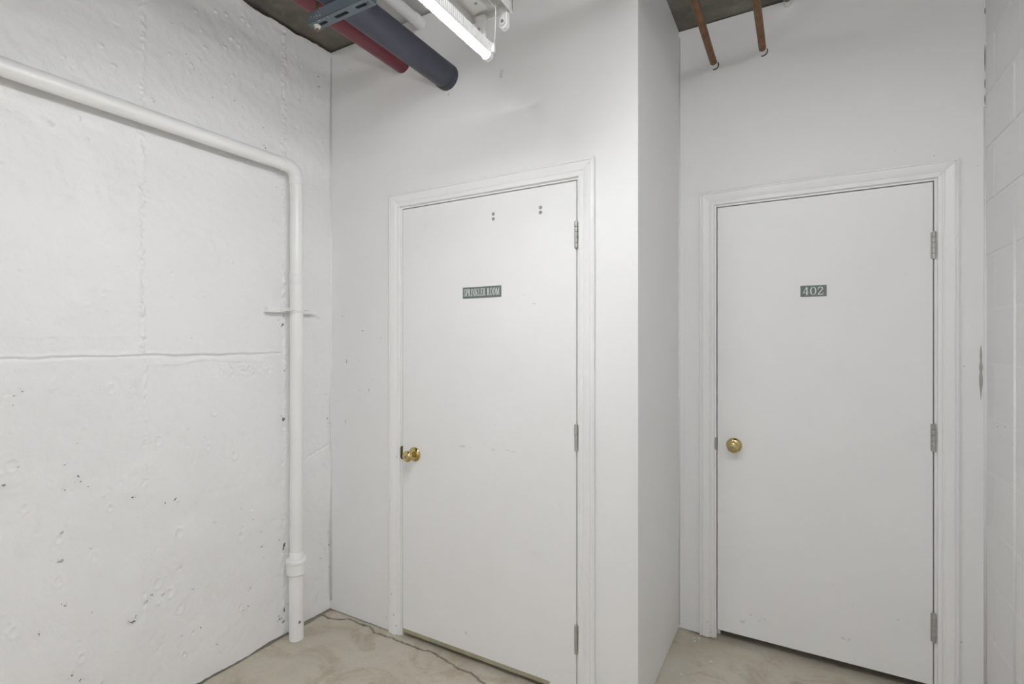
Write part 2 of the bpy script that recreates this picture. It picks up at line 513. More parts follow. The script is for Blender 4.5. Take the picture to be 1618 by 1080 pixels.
flakes('seam_chip', SEAMD, 'x', XL + 0.004, 'chip', wall_left, rot=1.5, crumbs=2)
flakes('scuff', [(0.751, 0.788, 5), (0.747, 0.691, 6), (1.07, 0.44, 5), (1.49, 0.55, 4), (1.45, 0.62, 4), (1.813, 2.83, 4)], 'x', XL + 0.004, 'chip_soft', wall_left)

# ------------------------------------------------------------------ setting: door wall, return wall, alcove wall
D1 = dict(x0=-1.693, x1=-0.781, z0=0.039, z1=2.087, y=YB)      # slab edges of the left door
D2 = dict(x0=-0.349, x1=0.471, z0=0.044, z1=2.091, y=YA)
def wall_with_door(name, x0, x1, y, d, top, mat):
    ox0, ox1, oz = d['x0'] - 0.025, d['x1'] + 0.025, d['z1'] + 0.028
    bm = bmesh.new()
    for a, b, c, d_ in ((x0, ox0, 0.003, oz), (ox1, x1, 0.003, oz), (x0, x1, oz, top)):
        box(bm, a, b, y, y + 0.12, c, d_)
    return obj(name, bm, mat)
wall_back = tag(wall_with_door('wall_back', XL - 0.02, XS, YB, D1, 2.998, 'drywall'), 'white painted wall around the sprinkler room door', 'wall', kind='structure')
wall_return = tag(obj('wall_return', bx(XS - 0.12, XS, YB + 0.12, YA + 0.12, 0.003, ZC - 0.002), 'drywall'), 'narrow white return wall between the two doors', 'wall', kind='structure')
wall_alcove = tag(wall_with_door('wall_alcove', XS, XR + 0.02, YA, D2, 3.000, 'alcove_paint'), 'white painted alcove wall around the door numbered 402', 'wall', kind='structure')
wall_front = tag(obj('wall_front', bx(XL - 0.02, XO + 0.1, YF - 0.15, YF, 0, 3.0), 'drywall'), 'plain white wall behind the camera', 'wall', kind='structure')
wall_corner = tag(obj('wall_corner', bx(XR + 0.2, XO, YO, YO + 0.12, 0, 3.0), 'drywall'), 'white wall of the added bay behind the camera turning right', 'wall', kind='structure')
wall_side = tag(obj('wall_side', bx(XO, XO + 0.12, YF - 0.1, YO + 0.12, 0, 3.0), 'drywall'), 'white side wall of the added bay far behind the camera', 'wall', kind='structure')
flakes('paint_chip', [(-1.965, 1.499, 3.2), (-2.113, 1.576, 2), (-1.841, 1.44, 1.6), (-1.992, 1.338, 1.6), (-1.898, 1.25, 2), (-1.983, 1.191, 2.2), (-2.144, 1.124, 2.4), (-1.801, 0.062, 4), (-1.803, 2.27, 1.8), (-2.113, 2.952, 2), (-2.052, 2.869, 2)], 'y', YB, 'chip', wall_back)
flakes('hairline_scratch', [(-2.08, 1.34, 9), (-1.92, 1.19, 7), (-2.09, 1.02, 7), (-1.84, 1.46, 5), (-1.415, 2.585, 5)], 'y', YB, 'chip_soft', wall_back, sx=1.4, rot=1.5, unit=0.0009)
flakes('scuff', [(-1.128, 2.61, 14), (-0.985, 2.60, 6)], 'y', YB, 'chip_faint', wall_back, rot=1.35, unit=0.0013)
flakes('paint_chip', [(0.567, 1.344, 2.4), (0.56, 0.246, 2.4), (0.348, 2.24, 1.8), (0.475, 2.196, 2), (0.609, 2.134, 1.6)], 'y', YA, 'chip', wall_alcove)
def slit(name, x, w, z0, z1, y, mat, parent, ragged=0.3):
    n = max(4, int((z1 - z0) / 0.02))
    lf, rt = [], []
    for k in range(n + 1):
        t = k / n
        ww = w * (1 - abs(2 * t - 1) ** 3) * rnd.uniform(1 - ragged, 1 + ragged) + 0.0004
        lf.append((x - ww / 2, z0 + t * (z1 - z0)))
        rt.append((x + ww / 2, z0 + t * (z1 - z0)))
    bm = prism(lf + rt[::-1], 'y', y - 0.0006, y + 0.001)
    return obj(name, bm, mat, parent)
for z0, z1 in ((2.719, 2.748), (2.497, 2.604), (2.430, 2.470), (2.366, 2.408)):
    slit('corner_gap', XR - 0.0025, 0.0022, z0, z1, YA, 'chip', wall_alcove, 0.15)
slit('bare_patch', 0.618, 0.009, 1.212, 1.428, YA, 'beige_patch', wall_alcove, 0.35)
slit('bare_patch', 0.628, 0.005, 0.560, 0.615, YA, 'chip_soft', wall_alcove, 0.4)
# caulk beads in the inside corners
obj('caulk_bead', tube([(XL + 0.002, YB - 0.002, 0.05), (XL + 0.002, YB - 0.002, 2.97)], 0.006, 8), 'drywall', wall_back, True)
obj('caulk_bead', tube([(XS + 0.001, YA - 0.001, 0.02), (XS + 0.001, YA - 0.001, 2.97)], 0.006, 8), 'alcove_paint', wall_alcove, True)
obj('caulk_bead', tube([(XR - 0.001, YA - 0.001, 0.01), (XR - 0.001, YA - 0.001, 2.36)], 0.0055, 8), 'alcove_paint', wall_alcove, True)
# alcove corner board edge on the door wall
obj('drywall_lap', bx(XS, -0.503, YA - 0.0015, YA, 0.02, 2.1), 'alcove_paint', wall_alcove)

# ------------------------------------------------------------------ setting: right wall (painted blocks)
def build_right():
    back = tag(obj('wall_right', bx(XR + 0.0035, XR + 0.2, YO, YA + 0.12, 0.0, 3.0), 'mortar_paint'), 'white painted concrete block wall with raised joints', 'wall', kind='structure')
    cz = 0.2083
    joints = [2.605 - cz * k for k in range(-1, 13)]          # mortar joint heights, top to bottom
    zs = [3.0] + joints + [0.0]
    Lb, g = 0.405, 0.010
    cache = {}
    def block(y0, y1, z0, z1, proud):
        key = (round(y1 - y0, 3), round(z1 - z0, 3), proud)
        if key not in cache:
            bm = box(bmesh.new(), -proud, 0.006, 0, y1 - y0, 0, z1 - z0)
            es = [e for e in bm.edges if all(v.co.x < -proud + 1e-6 for v in e.verts)]
            bmesh.ops.bevel(bm, geom=es, offset=min(0.003, proud * 0.9), segments=2, affect='EDGES')
            o = obj('block', bm, 'block_paint', back, True, 35)
            cache[key] = o
        else:
            o = cache[key].copy()
            C.objects.link(o)
        o.location = (XR + 0.0035, y0, z0)
        return o
    for r, (za, zb) in enumerate(zip(zs, zs[1:])):
        proud = 0.0035 if za > 1.9 else 0.0012
        h = za - zb
        if h < 0.02:
            continue
        first = 2.539 if r % 2 == 0 else 2.334
        y1 = YA
        edge = first
        while y1 > YO + 0.05:
            y0 = max(edge, YO)
            block(y0 + g / 2, y1 - (g / 2 if y1 < YA else 0.0), zb + g / 2, za - g / 2, proud)
            y1, edge = y0, y0 - Lb
    # painted-over control joint in the lower half
    obj('control_joint', tube([(XR + 0.001, 2.334, 0.01), (XR + 0.001, 2.334, 1.95)], 0.0045, 8), 'mortar_paint', back, True)
    return back
wall_right = build_right()
flakes('scuff', [(2.335, 1.15, 6), (2.34, 1.09, 6), (2.5, 1.13, 3), (2.47, 1.10, 2.5), (2.42, 1.14, 2.5)], 'x', XR - 0.001, 'chip_soft', wall_right, unit=0.0009)

# ------------------------------------------------------------------ doors
CASW = 0.067
PROF = [(0, 0), (0, 0.0095), (0.003, 0.0115), (0.014, 0.012), (0.0155, 0.0090), (0.0195, 0.0090), (0.024, 0.0125), (0.034, 0.0155),
        (0.046, 0.0175), (0.0515, 0.0178), (0.053, 0.0140), (0.0555, 0.0140), (0.057, 0.0178), (0.0635, 0.0172), (CASW, 0.0145), (CASW, 0.0022), (CASW - 0.004, 0.0022), (CASW - 0.004, 0)]
def casing(tr, d, rl=0.009):
    y = d['y']
    xl, xr, zt = d['x0'] - 0.004 - rl, d['x1'] + 0.004 + rl, d['z1'] + 0.005 + rl
    m = 0.0004
    def piece(name, a, b):
        bm = bmesh.new()
        r0 = [bm.verts.new(a(dd, p)) for dd, p in PROF]
        r1 = [bm.verts.new(b(dd, p)) for dd, p in PROF]
        n = len(PROF)
        for k in range(n):
            bm.faces.new((r0[k], r0[(k + 1) % n], r1[(k + 1) % n], r1[k]))
        bm.faces.new(r0)
        bm.faces.new(r1)
        return obj(name, bm, 'trim_paint', tr)
    piece('side_casing', lambda q, p: (xl - q, y - p, 0.002 + 0.002 * math.sin(q * 160)), lambda q, p: (xl - q, y - p, zt + q - m))
    piece('side_casing', lambda q, p: (xr + q, y - p, 0.002), lambda q, p: (xr + q, y - p, zt + q - m))
    piece('head_casing', lambda q, p: (xl - q + m, y - p, zt + q), lambda q, p: (xr + q - m, y - p, zt + q))
    # jambs and stops
    for s, xe in ((-1, d['x0'] - 0.004), (1, d['x1'] + 0.004)):
        a, b = sorted((xe, xe + s * 0.020))
        obj('jamb', bx(a, b, y + 0.0005, y + 0.125, 0.0, d['z1'] + 0.025, bevel=0.001), 'trim_paint', tr)
        a, b = sorted((xe, xe - s * 0.012))
        obj('stop', bx(a, b, y + 0.047, y + 0.085, 0.0, d['z1'] + 0.005), 'trim_paint', tr)
    obj('head_jamb', bx(d['x0'] - 0.004, d['x1'] + 0.004, y + 0.0005, y + 0.125, d['z1'] + 0.005, d['z1'] + 0.025, bevel=0.001), 'trim_paint', tr)
    obj('stop', bx(d['x0'] - 0.004, d['x1'] + 0.004, y + 0.047, y + 0.085, d['z1'] - 0.007, d['z1'] + 0.005), 'trim_paint', tr)

def hinge(parent, x, y, z0, z1, leaf=0.006):
    e = obj('hinge', tube([(x, y - 0.006, z0), (x, y - 0.006, z1)], 0.0035, 12), 'steel_dull', parent, True, 40)
    n = 5
    h = (z1 - z0) / n
    for k in range(n):
        a, b = z0 + k * h + 0.0006, z0 + (k + 1) * h - 0.0006
        obj('knuckle', tube([(x, y - 0.006, a), (x, y - 0.006, a + 0.001), (x, y - 0.006, b - 0.001), (x, y - 0.006, b)], [0.0062, 0.0072, 0.0072, 0.0062], 16), 'steel_dull', e, True, 40)
    obj('leaf', bx(x - 0.010, x + leaf, y - 0.0015, y + 0.002, z0 + 0.002, z1 - 0.002), 'steel_dull', e)
    obj('pin_tip', tube([(x, y - 0.006, z1), (x, y - 0.006, z1 + 0.003)], [0.005, 0.003], 12), 'steel_dull', e, True, 40)
    return e

def knob(parent, x, y, z):
    e = obj('knob', lathe_y([(0.0125, 0.006), (0.0120, 0.020), (0.0125, 0.028), (0.0155, 0.032), (0.0215, 0.037), (0.0255, 0.044), (0.0268, 0.050), (0.0260, 0.056),
                             (0.0235, 0.0605), (0.0185, 0.0635), (0.0130, 0.0645), (0.0, 0.0645)], x, y, z), 'brass', parent, True, 50)
    obj('rosette', lathe_y([(0.0350, 0.0), (0.0350, 0.003), (0.0340, 0.0045), (0.0300, 0.009), (0.0240, 0.0125), (0.0185, 0.014), (0.0150, 0.0145), (0.0, 0.0145)], x, y, z), 'brass', e, True, 40)
    obj('lock_face', lathe_y([(0.0072, 0.064), (0.0072, 0.0655), (0.0062, 0.0660), (0.0, 0.0660)], x, y, z, 24), 'bolt_metal', e, True, 40)
    obj('keyhole', bx(x - 0.0013, x + 0.0013, y - 0.0664, y - 0.064, z - 0.0048, z + 0.0048), 'key_dark', e)
    return e

def door(name, trim, d, label, tlabel, hz, kz, strike_mat):
    cx = (d['x0'] + d['x1']) / 2
    tr = empty(trim, (cx, d['y'], 0), tlabel, 'door frame', kind='structure')
    casing(tr, d)
    e = empty(name, (cx, d['y'], 0), label, 'door', kind='structure')
    obj('slab', bx(d['x0'], d['x1'], d['y'], d['y'] + 0.044, d['z0'], d['z1'], bevel=0.0018), 'door_paint', e)
    for z0, z1 in hz:
        hinge(e, d['x1'] + 0.002, d['y'], z0, z1)
    kx = d['x0'] + 0.075
    knob(e, kx, d['y'], kz)
    # strike plate lip curling round the jamb edge
    sx = d['x0'] - 0.004
    lip = [(sx + 0.0022 - 0.017 * math.sin(a), kz - 0.033 * math.cos(a)) for a in (math.pi * k / 12 for k in range(13))]
    obj('strike_plate', prism(lip, 'y', d['y'] - 0.0022, d['y'] + 0.02), strike_mat, tr)
    return e
door_1 = door('door_1', 'trim_1', D1, 'white flush door reading SPRINKLER ROOM with brass knob', 'white moulded casing around the sprinkler room door',
              ((1.816, 1.923), (1.003, 1.110), (0.192, 0.306)), 0.898, 'dark_brass')
door_2 = door('door_2', 'trim_2', D2, 'narrower white flush door numbered 402 with brass knob', 'white moulded casing around the door numbered 402',
              ((1.777, 1.887), (0.995, 1.108), (0.222, 0.340)), 0.946, 'bolt_metal')
for x, z in ((-1.172, 2.002), (-1.172, 1.981), (-0.941, 2.001), (-0.941, 1.980)):
    b = obj('through_bolt', lathe_y([(0.0075, -0.002), (0.0075, 0.0010), (0.0062, 0.0022), (0.0, 0.0025)], x, YB, z, 20), 'bolt_metal', door_1, True, 40)
    obj('bolt_center', lathe_y([(0.0034, 0.0015), (0.0034, 0.0030), (0.0, 0.0032)], x, YB, z, 16), 'steel_dull', b, True, 40)
obj('bottom_strip', bx(D1['x0'] + 0.001, -0.900, YB + 0.002, YB + 0.040, 0.019, 0.0385, bevel=0.001), 'sweep_wood', door_1)
obj('bottom_strip', bx(-0.8995, D1['x1'], YB + 0.001, YB + 0.040, 0.019, 0.0388), 'door_paint', door_1)
flakes('scuff', [(-1.161, 1.074, 2.5), (-1.17, 0.967, 5), (-1.237, 0.966, 3), (-1.319, 0.119, 6), (-0.97, 1.60, 4), (-1.02, 1.64, 3)], 'y', YB, 'chip_faint', door_1, sx=1.6, rot=-0.15)
flakes('scratch', [(-1.10, 0.972, 7), (-1.068, 0.968, 8), (-1.34, 0.9655, 10), (-1.29, 0.9645, 8)], 'y', YB, 'chip_faint', door_1, sx=2.2, unit=0.0007, rot=-0.05)
flakes('scuff', [(-0.235, 0.11, 12), (-0.202, 0.155, 6), (0.164, 0.147, 8), (0.187, 0.148, 7), (-0.143, 0.147, 6), (-0.165, 0.135, 6)], 'y', YA, 'chip_faint', door_2)
flakes('paint_chip', [(0.123, 0.375, 1.8), (0.143, 0.346, 2), (0.201, 0.3, 2.4), (0.357, 0.281, 2.2), (0.237, 0.804, 1.2), (0.277, 0.796, 1.2), (0.15, 0.257, 1.3), (0.11, 0.076, 1.5)], 'y', YA, 'chip_soft', door_2)
flakes('scuff', [(-1.735, 0.10, 4), (-1.75, 0.20, 3), (-1.72, 0.05, 4), (-1.717, 0.88, 4)], 'y', YB - 0.0178, 'chip_soft', bpy.data.objects['trim_1'], rot=1.4)
flakes('scuff', [(-0.392, 0.075, 4), (-0.376, 0.03, 4), (-0.383, 0.045, 3)], 'y', YA - 0.0178, 'chip_soft', bpy.data.objects['trim_2'], rot=1.3)
# unlit space behind the doors
obj('backing', bx(XL, XS - 0.13, YB + 0.70, YB + 0.72, 0, 3), 'shade_void', wall_back)
obj('backing', bx(XS - 0.1, XR + 0.2, YA + 0.70, YA + 0.72, 0, 3), 'shade_void', wall_alcove)

# ------------------------------------------------------------------ door signs with serif lettering
def glyphs():
    T, t, s = 0.155, 0.065, 0.05          # thick stroke, thin stroke, serif height
    G = {}
    def stem(x, y0=0, y1=1, w=T):
        return [[(x - w / 2, y0), (x + w / 2, y0), (x + w / 2, y1), (x - w / 2, y1)]]
    def ser(x, y, w=0.36):
        return [[(x - w / 2, y), (x + w / 2, y), (x + w / 2, y + s), (x - w / 2, y + s)]]
    def diag(x0, y0, x1, y1, w):
        return [[(x0 - w / 2, y0), (x0 + w / 2, y0), (x1 + w / 2, y1), (x1 - w / 2, y1)]]
    def hb(x0, x1, y, h=s):
        return [[(x0, y), (x1, y), (x1, y + h), (x0, y + h)]]
    def arc(cx, cy, rx, ry, a0, a1, wx=T, wy=s, n=18):
        out = []
        for k in range(n):
            A, B = (math.radians(a0 + (a1 - a0) * q / n) for q in (k, k + 1))
            out.append([(cx + rx * math.cos(A), cy + ry * math.sin(A)), (cx + rx * math.cos(B), cy + ry * math.sin(B)),
                        (cx + (rx - wx) * math.cos(B), cy + (ry - wy) * math.sin(B)), (cx + (rx - wx) * math.cos(A), cy + (ry - wy) * math.sin(A))])
        return out
    def tri(*p):
        return [list(p)]
    G['I'] = (0.40, stem(0.20) + ser(0.2, 0) + ser(0.2, 1 - s))
    G['L'] = (0.74, stem(0.22) + ser(0.22, 0) + ser(0.22, 1 - s) + hb(0.2, 0.70, 0) + tri((0.70, 0), (0.72, 0.28), (0.60, s)))
    G['E'] = (0.76, stem(0.22) + ser(0.2, 0, 0.3) + ser(0.2, 1 - s, 0.3) + hb(0.2, 0.70, 0) + hb(0.2, 0.66, 1 - s) + hb(0.2, 0.54, 0.49) + tri((0.70, 0), (0.73, 0.26), (0.60, s))
              + tri((0.66, 1), (0.67, 0.76), (0.56, 1 - s)) + tri((0.54, 0.40), (0.54, 0.64), (0.48, 0.52)))
    G['P'] = (0.72, stem(0.22) + ser(0.22, 0) + ser(0.18, 1 - s, 0.28) + hb(0.2, 0.42, 1 - s) + hb(0.2, 0.42, 0.44) + arc(0.40, 0.72, 0.30, 0.28, -90, 90))
    G['R'] = (0.86, stem(0.22) + ser(0.22, 0) + ser(0.18, 1 - s, 0.28) + hb(0.2, 0.42, 1 - s) + hb(0.2, 0.42, 0.47) + arc(0.40, 0.735, 0.29, 0.265, -90, 90) + diag(0.74, 0, 0.42, 0.5, T) + ser(0.74, 0, 0.26))
    G['N'] = (0.98, stem(0.18, w=t) + stem(0.82, w=t) + diag(0.78, 0, 0.16, 1, T) + ser(0.18, 0, 0.30) + ser(0.10, 1 - s, 0.24) + ser(0.82, 1 - s, 0.30))
    G['K'] = (0.94, stem(0.22) + ser(0.22, 0) + ser(0.22, 1 - s) + diag(0.28, 0.40, 0.74, 1, t) + diag(0.80, 0, 0.42, 0.56, T) + ser(0.74, 1 - s, 0.30) + ser(0.80, 0, 0.28))
    G['M'] = (1.20, stem(0.18, w=t) + stem(1.02) + diag(0.58, 0, 0.20, 1, T) + diag(0.58, 0, 0.98, 1, t) + ser(0.18, 0, 0.30) + ser(1.02, 0) + ser(0.12, 1 - s, 0.24) + ser(1.06, 1 - s, 0.26))
    G['O'] = (0.92, arc(0.46, 0.5, 0.42, 0.52, 0, 360, T, 0.05, 40))
    G['S'] = (0.64, arc(0.33, 0.745, 0.25, 0.265, 30, 250, 0.13, 0.055) + arc(0.30, 0.255, 0.27, 0.265, -150, 70, 0.14, 0.055) + diag(0.42, 0.42, 0.22, 0.58, 0.22)
              + tri((0.50, 0.70), (0.56, 0.70), (0.56, 0.96)) + tri((0.06, 0.04), (0.06, 0.32), (0.11, 0.32)))
    G['4'] = (0.86, stem(0.56) + ser(0.56, 0, 0.34) + diag(0.06, 0.27, 0.52, 1, t * 1.3) + hb(0.03, 0.80, 0.24, 0.075) + tri((0.70, 0.24), (0.82, 0.24), (0.82, 0.36)))
    G['0'] = (0.90, arc(0.45, 0.5, 0.41, 0.53, 0, 360, 0.15, 0.05, 40))
    G['2'] = (0.90, arc(0.40, 0.70, 0.34, 0.31, 0, 165, 0.15, 0.05) + diag(0.08, 0.06, 0.66, 0.66, 0.13) + hb(0.04, 0.74, 0, 0.08) + tri((0.66, 0.0), (0.86, 0.26), (0.72, 0.02)) + tri((0.66, 0.08), (0.84, 0.27), (0.87, 0.22))
              + tri((0.04, 0.60), (0.14, 0.62), (0.10, 0.76)))
    G[' '] = (0.42, [])
    return G
GL = glyphs()
def lettering(text, x0, x1, z0, z1, y, parent, gap=0.06):
    adv = [GL[c][0] for c in text]
    tot = sum(adv) + gap * (len(text) - 1)
    sx, sz = (x1 - x0) / tot, z1 - z0
    cur = 0.0
    for c, a in zip(text, adv):
        if GL[c][1]:
            bm = bmesh.new()
            for poly in GL[c][1]:
                pts = [(x0 + (cur + p[0]) * sx, z0 + p[1] * sz) for p in poly]
                prism(pts, 'y', y - 0.0005, y + 0.0004, bm)
            obj('letter', bm, 'sign_white', parent)
        cur += a + gap
def sign(text, x0, x1, z0, z1, y, label, tx, tz, gap):
    e = empty('door_sign', ((x0 + x1) / 2, y, z0), label, 'sign')
    obj('plate', bx(x0, x1, y - 0.0020, y, z0, z1, bevel=0.0005), 'sign_green', e)
    w, h = x1 - x0, z1 - z0
    lettering(text, x0 + w * tx[0], x0 + w * tx[1], z0 + h * tz[0], z0 + h * tz[1], y - 0.0020, e, gap)
sign('SPRINKLER ROOM', -1.334, -1.131, 1.6365, 1.6865, YB, 'wide grey green plastic sign reading SPRINKLER ROOM on the left door', (0.035, 0.955), (0.20, 0.83), 0.09)
sign('402', 0.002, 0.103, 1.643, 1.693, YA, 'small grey green plastic sign reading 402 on the right door', (0.09, 0.91), (0.16, 0.86), 0.10)

# ------------------------------------------------------------------ white drain pipe on the left wall
XP, YP = -2.134, 1.633
dp = empty('drain_pipe', (XP, YP, 0), 'white painted plastic pipe running along the left wall and down to the floor', 'pipe')
def elbow_path(r=0.056, n=12):
    cy, cz = YP - r, 2.286 - r
    return [(XP, cy + r * math.sin(a), cz + r * math.cos(a)) for a in (math.pi / 2 * k / n for k in range(n + 1))]
obj('horizontal_pipe', tube([(XP, YF + 0.02, 2.286), (XP, YP - 0.057, 2.286)], 0.0302, 32), 'pipe_paint', dp, True, 40)
elb = obj('elbow', tube(elbow_path(), 0.0318, 32), 'pipe_paint', dp, True, 40)
obj('elbow_rim', tube([(XP, YP - 0.084, 2.286), (XP, YP - 0.082, 2.286), (XP, YP - 0.055, 2.286)], [0.0304, 0.0330, 0.0330], 32), 'pipe_paint', elb, True, 40)
obj('elbow_rim', tube([(XP, YP, 2.206), (XP, YP, 2.208), (XP, YP, 2.235)], [0.0304, 0.0330, 0.0330], 32), 'pipe_paint', elb, True, 40)
obj('riser', tube([(XP, YP, 2.233), (XP, YP, 0.40)], 0.0302, 32), 'pipe_paint', dp, True, 40)
obj('coupling', tube([(XP, YP, 1.718), (XP, YP, 1.720), (XP, YP, 1.768), (XP, YP, 1.770)], [0.0304, 0.0316, 0.0316, 0.0304], 32), 'pipe_paint', dp, True, 40)
obj('lower_pipe', tube([(XP, YP, 0.372), (XP, YP, -0.004)], 0.0338, 32), 'pipe_paint', dp, True, 40)
hub = obj('hub', tube([(XP, YP, 0.312), (XP, YP, 0.318), (XP, YP, 0.360), (XP, YP, 0.366), (XP, YP, 0.368), (XP, YP, 0.384), (XP, YP, 0.389), (XP, YP, 0.390)],
                      [0.0375, 0.0445, 0.0455, 0.0452, 0.0468, 0.0470, 0.0445, 0.0390], 40), 'pipe_paint', dp, True, 40)
obj('hub_collar', tube([(XP, YP, 0.386), (XP, YP, 0.392), (XP, YP, 0.418), (XP, YP, 0.421)], [0.0345, 0.0335, 0.0325, 0.0303], 36), 'pipe_paint', hub, True, 40)
obj('paint_gap', bx(XP + 0.0325, XP + 0.0340, YP - 0.012, YP - 0.002, 0.082, 0.094), 'chip', dp).rotation_euler = (0, 0, 0)

br = empty('pipe_bracket', (XL, 1.64, 1.58), 'white painted channel bracket clamping the drain pipe to the wall', 'bracket')
zb = 1.594
obj('channel', bx(XL - 0.003, XL + 0.0335, 1.505, 1.772, zb - 0.0130, zb + 0.0130, bevel=0.0015), 'pipe_paint', br)
obj('channel_lip', bx(XL + 0.0332, XL + 0.0352, 1.509, 1.768, zb - 0.0122, zb - 0.005), 'pipe_paint', br)
obj('channel_lip', bx(XL + 0.0332, XL + 0.0352, 1.509, 1.768, zb + 0.005, zb + 0.0122), 'pipe_paint', br)
strap = bmesh.new()
N = 20
inner, outer = [], []
for k in range(N + 1):
    a = math.pi * k / N
    inner.append((XP + 0.0306 * math.sin(a), YP - 0.0306 * math.cos(a)))
    outer.append((XP + 0.0345 * math.sin(a), YP - 0.0345 * math.cos(a)))
xb = XL + 0.036
poly = [(xb, YP - 0.0306)] + inner + [(xb, YP + 0.0306), (xb, YP + 0.0345)] + outer[::-1] + [(xb, YP - 0.0345)]
prism(poly, 'z', zb - 0.010, zb + 0.010, strap)
tri_fix(strap, faces=[f for f in strap.faces if len(f.verts) > 4])
obj('strap', strap, 'pipe_paint', br, True, 40)
for s in (-1, 1):
    a, b = sorted((YP + s * 0.0325, YP + s * 0.062))
    ear = obj('strap_ear', bx(xb - 0.0005, xb + 0.0030, a, b, zb - 0.010, zb + 0.010, bevel=0.0008), 'pipe_paint', br)
    yb = YP + s * 0.0435
    obj('nut', tube([(xb + 0.0028, yb, zb), (xb + 0.0110, yb, zb)], 0.0078, 6), 'pipe_paint', ear)
    obj('bolt', tube([(xb + 0.010, yb, zb), (xb + 0.076, yb, zb), (xb + 0.079, yb, zb)], [0.0048, 0.0042, 0.0030], 12), 'pipe_paint', ear, True, 40)

# ------------------------------------------------------------------ overhead pipes
def straight_pipe(name, x, z, r, y0, y1, mat, label, cat='pipe', group=None):
    e = empty(name, (x, y1, z), label, cat, group)
    obj('run', tube([(x, y0, z), (x, y1 + 0.05, z)], r, 40), mat, e, True, 40)
    return e
red = straight_pipe('sprinkler_main', -1.690, 2.800, 0.045, YF, YB, 'red_pipe', 'red painted sprinkler pipe entering the wall above the left door')
blue = straight_pipe('insulated_pipe', -1.420, 2.666, 0.057, YF, YB, 'blue_pipe', 'thick dark slate blue pipe entering the wall beside the red one')
obj('wall_sleeve', tube([(-1.420, YB - 0.030, 2.664), (-1.420, YB - 0.026, 2.664), (-1.420, YB + 0.02, 2.664)], [0.0572, 0.0590, 0.0590], 40), 'blue_pipe', blue, True, 40)
obj('paint_ring', tube([(-1.690, YB - 0.003, 2.800), (-1.690, YB + 0.01, 2.800)], [0.0462, 0.0475], 40), 'drywall', red, True, 40)
con = straight_pipe('painted_conduit', -1.578, 2.962, 0.026, YF, YB, 'drywall', 'white painted conduit tight under the ceiling beside the lit lamp')
obj('paint_collar', tube([(-1.578, YB - 0.055, 2.962), (-1.578, YB - 0.052, 2.962), (-1.578, YB + 0.01, 2.962)], [0.0262, 0.0285, 0.029], 32), 'drywall', con, True, 40)

def cop(x, z, r, label):
    e = straight_pipe('copper_pipe', x, z, r, YF + 0.2, YA, 'copper', label, group='copper pipes above the 402 door')
    obj('paint_sleeve', tube([(x, YA - 0.036, z), (x, YA - 0.0355, z), (x, YA + 0.01, z)], [r, r + 0.0012, r + 0.0012], 28), 'splash', e, True, 40)
    n = 14
    ring = [(x + (r + 0.0055) * math.cos(a), z + (r + 0.0055) * math.sin(a)) for a in (-1.9 + 2.6 * k / n for k in range(n + 1))]
    ring += [(x + (r + 0.0014) * math.cos(a), z + (r + 0.0014) * math.sin(a)) for a in (-1.9 + 2.6 * k / n for k in range(n, -1, -1))]
    bm = prism(ring, 'y', YA - 0.0025, YA + 0.001)
    tri_fix(bm, faces=[f for f in bm.faces if len(f.verts) > 4])
    obj('hole_rim', bm, 'key_dark', e)
    return e
cop(-0.362, 2.786, 0.0155, 'copper pipe nearest the return wall, entering the alcove wall')
cop(-0.150, 2.793, 0.0155, 'copper pipe entering the alcove wall, right of its twin')
gc = straight_pipe('grey_conduit', -0.048, 2.984, 0.0150, YF + 0.2, YA, 'conduit_grey', 'short visible grey conduit with painted end near the alcove ceiling')
obj('paint_sleeve', tube([(-0.048, YA - 0.040, 2.984), (-0.048, YA - 0.0395, 2.984), (-0.048, YA + 0.01, 2.984)], [0.015, 0.0165, 0.0165], 28), 'splash', gc, True, 40)

# ------------------------------------------------------------------ trapeze strut under the pipes
st = empty('strut_hanger', (-1.378, 1.233, 2.567), 'blue grey slotted steel channel carrying the dark pipe', 'pipe hanger')
SX0, SX1, SY0, SY1, SZ0, SZ1 = -1.522, -1.232, 1.2115, 1.2535, 2.567, 2.608
def web():
    bm = bmesh.new()
    loops = [[(SX0, SY0), (SX1, SY0), (SX1, SY1), (SX0, SY1)]]
    slots = [(-1.470, 0.024), (-1.375, 0.032), (-1.275, 0.032)]
    for cx, hl in slots:
        lp = []
        cy, r = (SY0 + SY1) / 2, 0.0068
        for sgn in (1, -1):
            for k in range(9):
                a = -math.pi / 2 + math.pi * k / 8
                lp.append((cx + sgn * (hl - r + r * math.cos(a)), cy + sgn * r * math.sin(a)))
        loops.append(lp)
    edges = []
    for lp in loops:
        vv = [bm.verts.new((x, y, SZ0)) for x, y in lp]
        edges += [bm.edges.new((vv[k], vv[(k + 1) % len(vv)])) for k in range(len(vv))]
    r = bmesh.ops.triangle_fill(bm, edges=edges, use_beauty=True)
    faces = [f for f in r['geom'] if isinstance(f, bmesh.types.BMFace)]
    ex = bmesh.ops.extrude_face_region(bm, geom=faces)
    bmesh.ops.translate(bm, vec=(0, 0, 0.0026), verts=[v for v in ex['geom'] if isinstance(v, bmesh.types.BMVert)])
    return bm
obj('web', web(), 'strut', st)
obj('flange', bx(SX0, SX1, SY0, SY0 + 0.0026, SZ0 + 0.0006, SZ1, bevel=0.0006), 'strut', st)
obj('flange', bx(SX0, SX1, SY1 - 0.0026, SY1, SZ0 + 0.0006, SZ1, bevel=0.0006), 'strut', st)
sp = bmesh.new()
for k in range(9):
    x, z = SX0 + rnd.uniform(0.012, 0.075), SZ0 + rnd.uniform(0.006, 0.038)
    box(sp, x, x + rnd.uniform(0.001, 0.003), SY0 - 0.0004, SY0 + 0.001, z, z + rnd.uniform(0.001, 0.003))
